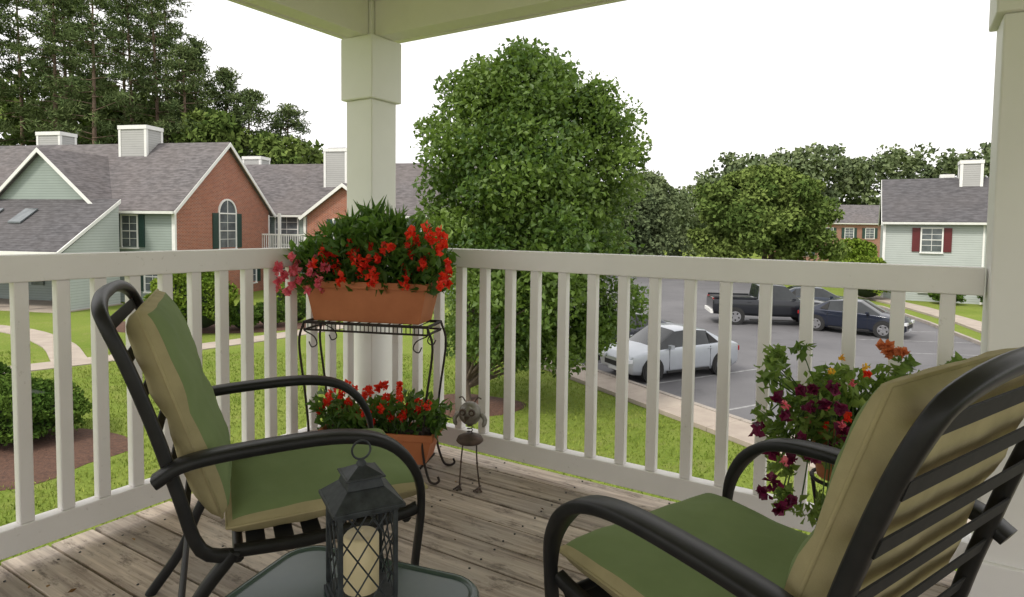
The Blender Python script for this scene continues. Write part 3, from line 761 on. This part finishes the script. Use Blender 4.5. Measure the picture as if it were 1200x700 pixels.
# ------------------------------------------------------------------ patio chairs
def cushion(mb, W, L, T, M4, mt, mbm, tuft=0):
    n = 26; vt = []; vb = []; uv = []
    for i in range(n+1):
        for j in range(n+1):
            u = -1+2*i/n; v = -1+2*j/n
            u = math.copysign(abs(u)**.7, u); v = math.copysign(abs(v)**.7, v)
            e_ = max(0, 1-abs(u)**9)**.5*max(0, 1-abs(v)**9)**.5
            wr = (.004*math.sin(7*u+3*v)*math.sin(5*v-2*u)+.002*math.sin(19*u-8*v)*math.sin(13*v))*e_
            dome = .75+.25*(1-u*u)*(1-v*v)
            tf = -.016*math.exp(-((u-.05)/.07)**2)*e_ if tuft else 0
            p = (u*L/2, v*W/2); uv.append(max(abs(u), abs(v)))
            vt.append(M4 @ Vector((p[0], p[1], T/2*e_*dome+wr+tf))); vb.append(M4 @ Vector((p[0], p[1], -T/2*e_*.9-wr-tf)))
    fs = [(i*(n+1)+j, (i+1)*(n+1)+j, (i+1)*(n+1)+j+1, i*(n+1)+j+1) for i in range(n) for j in range(n)]
    rim = [f for f in fs if max(uv[k] for k in f) > .985]; mid = [f for f in fs if max(uv[k] for k in f) <= .985]
    o = len(mb.v)
    mb.add(vt, mid, mt, True)
    for f in rim: mb.f.append([k+o for k in f]); mb.m.append(mbm); mb.sm.append(True)
    mb.add(vb, [f[::-1] for f in fs], mbm, True)
    per = [(-1, -1), (0, -1), (1, -1), (1, 0), (1, 1), (0, 1), (-1, 1), (-1, 0), (-1, -1)]
    mb.tube([M4 @ Vector((a*L/2*.995, b*W/2*.995, 0)) for a, b in per], .004, 6, mbm)
def chair(loc, rz):
    e = empty('patio_chair', (loc[0], loc[1], DZ), rz); mb = MB(); S = .285
    for sg in (-1, 1):
        y = sg*S
        back = cr([(-.12, y, .36), (-.20, y, .39), (-.245, y, .53), (-.292, y, .69), (-.34, y, .83), (-.378, y*.97, .92), (-.395, y*.85, .955), (-.405, y*.5, .975), (-.408, 0, .98)], 4)
        mb.tube(back, .014, 8, 0, square=True)
        arm = cr([(-.29, y*1.09, .575), (-.22, y*1.09, .61), (-.05, y*1.09, .625), (.12, y*1.09, .625), (.23, y*1.09, .595), (.30, y*1.08, .52), (.325, y*1.06, .42), (.31, y*1.04, .25), (.30, y*1.03, .10), (.31, y*1.03, .0)], 5)
        k = len(arm); mb.tube(arm, [.028 if i < k*.5 else max(.016, .028-.012*(i-k*.5)/(k*.15)) for i in range(k)], 10, 0, side=(0, 1, 0), flat=.5, square=True)
        mb.tube([(-.255, y, .58), (-.255, y*1.09, .605)], .012, 6)
        mb.tube(cr([(-.13, y, .37), (-.21, y*1.02, .27), (-.27, y*1.03, .13), (-.36, y*1.05, .0)], 4), .0145, 8, 0, square=True)
        mb.tube(cr([(-.13, y*.98, .37), (.05, y*.98, .365), (.27, y*.98, .385), (.32, y*1.0, .40)], 4), .014, 8, 0, square=True)
    for x, z in ((-.12, .355), (.29, .375)): mb.tube([(x, -S, z), (x, S, z)], .013, 8)
    mb.tube([(-.25, -S*1.02, .2), (-.25, S*1.02, .2)], .009, 8)
    mb.obj('frame', [BLACK], e)
    mb = MB()
    for t in np.linspace(.10, .95, 6):
        x = -.212-.178*t; z = .42+.52*t
        d = Vector((-.175, 0, .52)).normalized()*.015; nv = Vector((-.52, 0, -.175)).normalized()*.0035
        p = Vector((x, 0, z)); w = Vector((0, S*(.99 if t < .85 else .93), 0))
        vs = [p-d-w, p+d-w, p+d+w, p-d+w]; mb.prism(vs, nv, 0)
    for x in np.linspace(-.08, .25, 6): mb.box((x-.022, -S, .372), (x+.022, S, .378), 0)
    mb.obj('straps', [STRAP], e)
    mb = MB(); cushion(mb, .525, .50, .085, Matrix.Translation((.105, 0, .428)) @ Matrix.Rotation(R(-2), 4, 'Y'), 0, 1)
    mb.obj('seat_cushion', [GREENF, TANF], e, recalc=False)
    mb = MB(); th = math.atan2(.52, -.175)
    M4 = Matrix.Translation((-.238, 0, .70)) @ Matrix.Rotation(-th, 4, 'Y')
    if (M4.to_3x3() @ Vector((0, 0, 1))).x < 0: M4 = M4 @ Matrix.Rotation(math.pi, 4, 'X')
    cushion(mb, .53, .53, .105, M4, 0, 1, 1)
    mb.obj('back_cushion', [GREENF, TANF], e, recalc=False)
chair((-.655, 1.775), R(25))
chair((.525, 1.225), math.atan2(.82, -.572))

# ------------------------------------------------------------------ side table + lantern
e = empty('side_table', (-.335, 1.125, DZ), R(-20))
mb = MB()
def rrect(w, r, z, n=6):
    out = []
    for cx, cy, a0 in ((w-r, w-r, 0), (-w+r, w-r, 90), (-w+r, -w+r, 180), (w-r, -w+r, 270)):
        for k in range(n+1):
            t = R(a0+90*k/n); out.append(Vector((cx+r*math.cos(t), cy+r*math.sin(t), z)))
    return out
mb.prism(rrect(.215, .06, .412), (0, 0, .008), 0)
rr_ = rrect(.222, .066, .412); mb.tube(rr_+[rr_[0]], .013, 8, 1)
mb.obj('table_top', [TABLE, TABLE], e)
mb = MB()
for sx in (-1, 1):
    for sy in (-1, 1): mb.tube(cr([(sx*.19, sy*.19, .405), (sx*.17, sy*.17, .25), (sx*.2, sy*.2, 0)], 5), .012, 8)
for a in (((-.18, -.18, .2), (.18, .18, .2)), ((-.18, .18, .205), (.18, -.18, .205))): mb.tube(a, .008, 6)
mb.obj('legs', [BLACK], e)
e = empty('lantern', (-.287, 1.2, DZ+.421), R(28))
mb = MB(); h = .20; a = .052
mb.box((-.060, -.060, 0), (.060, .060, .012)); mb.box((-.056, -.056, .012), (.056, .056, .022))
for sx in (-1, 1):
    for sy in (-1, 1): mb.box((sx*a-.0045, sy*a-.0045, .02), (sx*a+.0045, sy*a+.0045, h))
mb.box((-.058, -.058, h-.012), (.058, .058, h-.004))
def fr(z0, s0, z1, s1):
    vs = [(-s0, -s0, z0), (s0, -s0, z0), (s0, s0, z0), (-s0, s0, z0), (-s1, -s1, z1), (s1, -s1, z1), (s1, s1, z1), (-s1, s1, z1)]
    mb.add(vs, [(3, 2, 1, 0), (4, 5, 6, 7), (0, 1, 5, 4), (1, 2, 6, 5), (2, 3, 7, 6), (3, 0, 4, 7)])
fr(h-.004, .068, h+.004, .068); fr(h+.004, .066, h+.030, .036); fr(h+.030, .036, h+.048, .030); fr(h+.048, .038, h+.052, .038); fr(h+.052, .034, h+.066, .008)
mb.obj('frame', [LANT], e, bevel=.0015)
mb = MB(); mb.lathe([(.009, h+.062), (.010, h+.070), (.004, h+.078)], seg=12)
mb.tube([(.018*math.cos(t), 0, h+.095+.018*math.sin(t)) for t in np.linspace(0, 2*math.pi, 21)], .0022, 6)
zs0, zs1 = .024, h-.012
for face in range(4):
    Rm = Matrix.Rotation(face*math.pi/2, 4, 'Z'); w = a-.004; y = -a
    def seg2(x0, z0, x1, z1): mb.tube([Rm @ Vector((x0, y, z0)), Rm @ Vector((x1, y, z1))], .0017, 5)
    step = 2*w/3*1.25; slope = 1.5
    c = -4*w
    while c < 6*w:
        for sgn in (1, -1):
            f = lambda z: sgn*((z-zs0)/slope)+c*sgn
            def zc(x): return zs0+slope*(x/sgn-c)
            zl = sorted([zc(-w), zc(w)]); za = max(zs0, zl[0]); zb = min(zs1, zl[1])
            if zb-za > .004: seg2(f(za), za, f(zb), zb)
        c += step
mb.obj('ring_and_lattice', [LANT], e)
mb = MB(); mb.lathe([(.034, .022), (.034, .125), (.030, .130), (.012, .126)], seg=24); mb.tube([(0, 0, .125), (.002, 0, .138)], .001, 5)
mb.obj('candle', [WAX], e)

# ------------------------------------------------------------------ plant stand with flower boxes
SL = Vector((-.645, 2.93, DZ)); SR = R(-12)
e = empty('plant_stand', SL, SR); mb = MB(); hx, hy = .30, .095
def rect(x, y, z, r): 
    p = [(-x, -y, z), (x, -y, z), (x, y, z), (-x, y, z), (-x, -y, z)]
    for i in range(4): mb.tube([p[i], p[i+1]], r, 6)
rect(hx, hy, .70, .007); rect(hx, hy, .665, .005); rect(hx-.03, hy, .062, .006)
for x in np.linspace(-hx, hx, 13): mb.tube([(x, -hy, .70), (x, hy, .70)], .0025, 5)
for x in np.linspace(-hx, hx, 31): mb.tube([(x, -hy, .70), (x, -hy, .665)], .0024, 5)
for x in np.linspace(-hx+.03, hx-.03, 9): mb.tube([(x, -hy, .062), (x, hy, .062)], .0025, 5)
for sx in (-1, 1):
    for sy in (-1, 1):
        leg = cr([(sx*hx, sy*hy, .70), (sx*(hx+.025), sy*hy, .60), (sx*(hx-.005), sy*hy, .36), (sx*(hx-.02), sy*hy, .16), (sx*(hx+.01), sy*(hy+.01), .03), (sx*(hx+.04), sy*(hy+.02), .007), (sx*(hx+.065), sy*(hy+.02), .02), (sx*(hx+.06), sy*(hy+.02), .04)], 5)
        mb.tube(leg, .0055, 6)
        mb.tube(cr([(sx*hx, sy*hy, .66), (sx*(hx-.05), sy*hy, .635), (sx*(hx-.065), sy*hy, .60), (sx*(hx-.04), sy*hy, .585), (sx*(hx-.025), sy*hy, .61)], 4), .003, 5)
mb.obj('wire_frame', [IRON], e)
def planter(name, off, w, d, h, z, rz=SR):
    e = empty(name, SL+Matrix.Rotation(SR, 3, 'Z') @ Vector((off[0], off[1], z)), rz)
    mb = MB(); t = .88
    a = [(-w*t/2, -d*t/2, 0), (w*t/2, -d*t/2, 0), (w*t/2, d*t/2, 0), (-w*t/2, d*t/2, 0)]
    b = [(-w/2, -d/2, h-.03), (w/2, -d/2, h-.03), (w/2, d/2, h-.03), (-w/2, d/2, h-.03)]
    mb.add(a+b, [(3, 2, 1, 0), (0, 1, 5, 4), (1, 2, 6, 5), (2, 3, 7, 6), (3, 0, 4, 7)])
    l = .010
    mb.box((-w/2-l, -d/2-l, h-.032), (w/2+l, -d/2+.004, h)); mb.box((-w/2-l, d/2-.004, h-.032), (w/2+l, d/2+l, h))
    mb.box((-w/2-l, -d/2+.005, h-.032), (-w/2+.004, d/2-.005, h)); mb.box((w/2-.004, -d/2+.005, h-.032), (w/2+l, d/2-.005, h))
    mb.obj('box', [TERRA], e, bevel=.004)
    mb = MB(); mb.box((-w/2+.006, -d/2+.006, h-.05), (w/2-.006, d/2-.006, h-.015)); mb.obj('soil', [SOIL], e)
    return e
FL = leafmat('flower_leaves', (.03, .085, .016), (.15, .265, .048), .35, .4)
RED = leafmat('petals_red', (.62, .012, .008), (.90, .07, .03), .35, .5)
PINK = leafmat('petals_pink', (.75, .08, .18), (.90, .28, .36), .35, .5)
YEL = leafmat('petals_yellow', (.75, .35, .03), (.8, .5, .05), .3, .5)
PURP = leafmat('petals_purple', (.08, .006, .035), (.20, .012, .07), .3, .5)
ORG = leafmat('petals_orange', (.50, .12, .04), (.65, .22, .10), .3, .5)
FLSTEM = mk('stems', (.07, .13, .03), None, .7)
def fol(e, n, w, d, z0, z1, leaf, mat, hfun=None, asp=.42):
    x = rng.uniform(-w/2, w/2, n); y = rng.uniform(-d/2, d/2, n); t = rng.random(n)
    top = np.array([hfun(v) for v in x]) if hfun else np.ones(n)
    z = z0+(z1-z0)*top*t**.8; x = x*(1+.12*t); y = y*(1+.35*t)
    P = np.stack([x, y, z], 1); o = np.stack([x/w*2, y/d*2, t*.5], 1)
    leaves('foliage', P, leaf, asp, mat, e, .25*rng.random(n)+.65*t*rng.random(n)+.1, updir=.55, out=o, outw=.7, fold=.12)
    mb = MB()
    for k in range(60):
        i = random.randrange(n); mb.tube([(P[i][0]*.8, P[i][1]*.5, z0-.03), tuple(P[i])], [.003, .0015], 4)
    mb.obj('stems', [FLSTEM], e, recalc=False)
def blooms(e, nm, cs, mat, k=26, r=.018, h=.035, leaf=.022):
    C = np.repeat(np.array(cs), k, axis=0); n = len(C)
    d = rng.normal(size=(n, 3)); d /= np.linalg.norm(d, axis=1)[:, None]
    s = np.repeat(rng.uniform(.6, 1.3, len(cs)), k)[:, None]
    P = C+d*np.array([r, r, h])*s*(rng.random(n)[:, None]**.4)
    leaves(nm, P, leaf, .75, mat, e, rng.random(n), out=d, outw=1.5, fold=.2)
e = planter('flower_box', (0, 0), .585, .19, .185, .708)
def hf(x): return .74+.26*math.cos((x+.02)*7)+.10*math.sin(x*31)
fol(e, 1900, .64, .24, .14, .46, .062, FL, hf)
n = 520; x = rng.normal(0, .13, n); x = np.clip(x, -.27, .27); y = rng.uniform(-.03, .1, n); z = rng.uniform(.28, .53, n)-.45*np.abs(x)
leaves('strap_leaves', np.stack([x*1.2, y, z], 1), .13, .12, FL, e, rng.random(n), updir=1.4, out=np.stack([x*6, y*3, z*0], 1), outw=1.0, fold=.08)
blooms(e, 'pink_flowers', [(random.uniform(-.42, -.14), random.uniform(-.20, -.06), random.uniform(.13, .32)) for _ in range(30)], PINK, h=.022)
blooms(e, 'red_flowers', [(random.uniform(-.22, .20), random.uniform(-.20, -.08), random.uniform(.18, .36)) for _ in range(18)]+[(random.uniform(.19, .41), random.uniform(-.17, -.04), random.uniform(.18, .42)) for _ in range(22)], RED, k=22, r=.019, h=.034, leaf=.025)
e = planter('flower_box', (.055, -.03), .52, .17, .14, .075, SR+R(4))
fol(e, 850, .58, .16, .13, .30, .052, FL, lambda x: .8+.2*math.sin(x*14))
blooms(e, 'red_flowers', [(random.uniform(-.28, .27), random.uniform(-.12, .06), random.uniform(.19, .34)) for _ in range(40)], RED, k=22, r=.019, h=.027)

# pot on the right
e = empty('flower_pot', (1.04, 1.93, DZ+.385))
mb = MB(); mb.lathe([(.075, 0), (.105, .15), (.118, .152), (.12, .18), (.108, .182), (.10, .16), (.02, .158)], seg=28); mb.obj('pot', [TERRA], e)
FL2 = leafmat('petunia_leaves', (.06, .13, .02), (.26, .36, .09), .35, .5)
n = 1250; d = rng.normal(size=(n, 3)); d /= np.linalg.norm(d, axis=1)[:, None]; rr = rng.random(n)**.5
P = np.stack([d[:, 0]*.23*rr, d[:, 1]*.18*rr, .19+d[:, 2]*.15*rr], 1); P[:, 0] *= 1+.25*np.sin(P[:, 2]*30)
leaves('foliage', P, .040, .55, FL2, e, rng.random(n), updir=.3, out=d, outw=.8)
C = []
for k in range(40):
    th = random.uniform(math.pi*.85, math.pi*2.15); rd = random.uniform(.14, .21)
    C.append((rd*math.cos(th)*1.3, rd*math.sin(th), random.uniform(-.08, .2)))
for k in range(24):
    C.append((random.choice((-1, 1))*random.uniform(.04, .32), random.uniform(-.12, .05), random.uniform(.22, .41)))
P, v, dd = clusters(C, [random.uniform(.025, .06) for _ in C], 26); leaves('sprigs', P, .034, .5, FL2, e, v, out=dd, outw=.8)
mb = MB()
for c in C: mb.tube(cr([(0, 0, .15), (c[0]*.6, c[1]*.6, .26), c], 4), .0022, 4)
mb.obj('stems', [FLSTEM], e, recalc=False)
blooms(e, 'purple_flowers', [(random.uniform(-.33, .0), random.uniform(-.24, -.12), random.uniform(-.05, .34)) for _ in range(30)]+[(random.uniform(.0, .3), random.uniform(-.24, -.12), random.uniform(.05, .3)) for _ in range(6)], PURP, 16, .018, .016, .027)
blooms(e, 'red_flowers', [(random.uniform(-.15, .25), random.uniform(-.22, -.10), random.uniform(.14, .38)) for _ in range(7)], RED, 14, .012, .012, .02)
blooms(e, 'pink_flowers', [(random.uniform(-.30, .1), random.uniform(-.22, -.10), random.uniform(.10, .38)) for _ in range(6)], PINK, 10, .010, .010, .017)
blooms(e, 'yellow_flowers', [(random.uniform(-.30, -.05), random.uniform(-.2, -.05), random.uniform(.25, .42)) for _ in range(4)], YEL, 10, .009, .009, .014)
blooms(e, 'orange_flowers', [(random.uniform(.08, .17), random.uniform(-.08, 0), random.uniform(.39, .42)) for _ in range(4)], ORG, 24, .018, .013, .024)
e2 = empty('pot_stand', (1.04, 1.93, DZ)); mb = MB()
mb.tube([(.09*math.cos(t), .09*math.sin(t), .379) for t in np.linspace(0, 2*math.pi, 25)], .006, 6)
mb.tube([(.06*math.cos(t), .06*math.sin(t), .15) for t in np.linspace(0, 2*math.pi, 25)], .004, 6)
for k in range(3):
    t = k*2*math.pi/3+.4; c, s = math.cos(t), math.sin(t)
    mb.tube(cr([(.09*c, .09*s, .379), (.07*c, .07*s, .25), (.06*c, .06*s, .15), (.11*c, .11*s, .02), (.14*c, .14*s, .006)], 5), .006, 6)
mb.obj('wire_frame', [IRON], e2)

# figurine
e = empty('garden_bird_figurine', (-.175, 2.72, DZ), R(-10)); mb = MB()
mb.ell((0, 0, .335), (.050, .046, .052), 0); mb.ell((0, -.02, .345), (.03, .035, .030), 0)
for sg in (-1, 1):
    mb.lathe([(.016, -.052), (.014, -.060)], (sg*.02, .003, .352), 14, 1, 'y'); mb.lathe([(.007, -.060), (.006, -.066)], (sg*.02, .003, .352), 10, 0, 'y')
    mb.tube(cr([(sg*.02, 0, .385), (sg*.035, .0, .405), (sg*.05, 0, .40)], 3), .003, 5, 1)
mb.add([(-.012, -.055, .335), (.012, -.055, .335), (0, -.10, .318), (0, -.055, .318)], [(0, 1, 2), (0, 2, 3), (1, 3, 2), (0, 3, 1)], 1)
pts = [(.012*math.cos(t), .012*math.sin(t), .235+.05*t/(8*math.pi)) for t in np.linspace(0, 8*math.pi, 60)]; mb.tube(pts, .002, 5, 1)
mb.lathe([(.02, .245), (.052, .232), (.060, .215), (.050, .205), (.02, .20)], seg=20, mat=1)
for sg in (-1, 1):
    mb.tube(cr([(sg*.03, 0, .21), (sg*.036, -.012, .12), (sg*.045, .0, .012)], 4), .0035, 6, 1)
    mb.ell((sg*.036, -.011, .12), (.006, .006, .006), 1, 8, 6)
    for k in (-1, 0, 1): mb.tube([(sg*.045, .0, .008), (sg*.045+k*.018, -.045+abs(k)*.008, .005)], .004, 5, 1)
    mb.tube([(sg*.045, 0, .008), (sg*.045, .025, .005)], .004, 5, 1)
    mb.tube(cr([(sg*.05, .0, .335), (sg*.068, -.005, .31), (sg*.06, -.01, .28)], 3), [.010]*6+[.004], 6, 0)
mb.obj('body_and_legs', [STEEL, RUST], e)

# ------------------------------------------------------------------ light, world, camera
w = bpy.data.worlds.new('World'); scene.world = w; w.use_nodes = True; nt = w.node_tree
bg = nt.nodes['Background']
sky = nt.nodes.new('ShaderNodeTexSky'); sky.sky_type = 'NISHITA'; sky.sun_disc = False
sky.sun_elevation = R(50); sky.sun_rotation = R(225); sky.dust_density = 5; sky.air_density = 1.5
hs = nt.nodes.new('ShaderNodeHueSaturation'); hs.inputs['Saturation'].default_value = .25; nt.links.new(sky.outputs[0], hs.inputs['Color'])
mx = mixc(nt, .88, hs.outputs[0], (10.0, 9.8, 9.75))
nt.links.new(mx, bg.inputs[0]); bg.inputs[1].default_value = .15
sd = bpy.data.lights.new('sun', 'SUN'); sd.energy = 2.6; sd.angle = R(10); sd.color = (1, .94, .84)
so = bpy.data.objects.new('sun', sd); scene.collection.objects.link(so)
el = R(50); az = R(225); dvec = Vector((math.sin(az)*math.cos(el), math.cos(az)*math.cos(el), math.sin(el)))
so.rotation_euler = dvec.to_track_quat('Z', 'Y').to_euler(); so.location = (0, 0, 30)
cam = bpy.data.cameras.new('camera'); co = bpy.data.objects.new('camera', cam); scene.collection.objects.link(co)
cam.lens = 22.2; cam.sensor_width = 36; cam.clip_end = 4000; cam.clip_start = .05
cam.shift_y = -(84-740*math.tan(R(3)))/1200
co.matrix_world = Matrix.Translation((0, 0, DZ+1.15)) @ Matrix.Rotation(R(87), 4, 'X') @ Matrix.Rotation(R(.7), 4, 'Z')
scene.camera = co
scene.view_settings.view_transform = 'Standard'; scene.view_settings.look = 'None'; scene.view_settings.exposure = 0
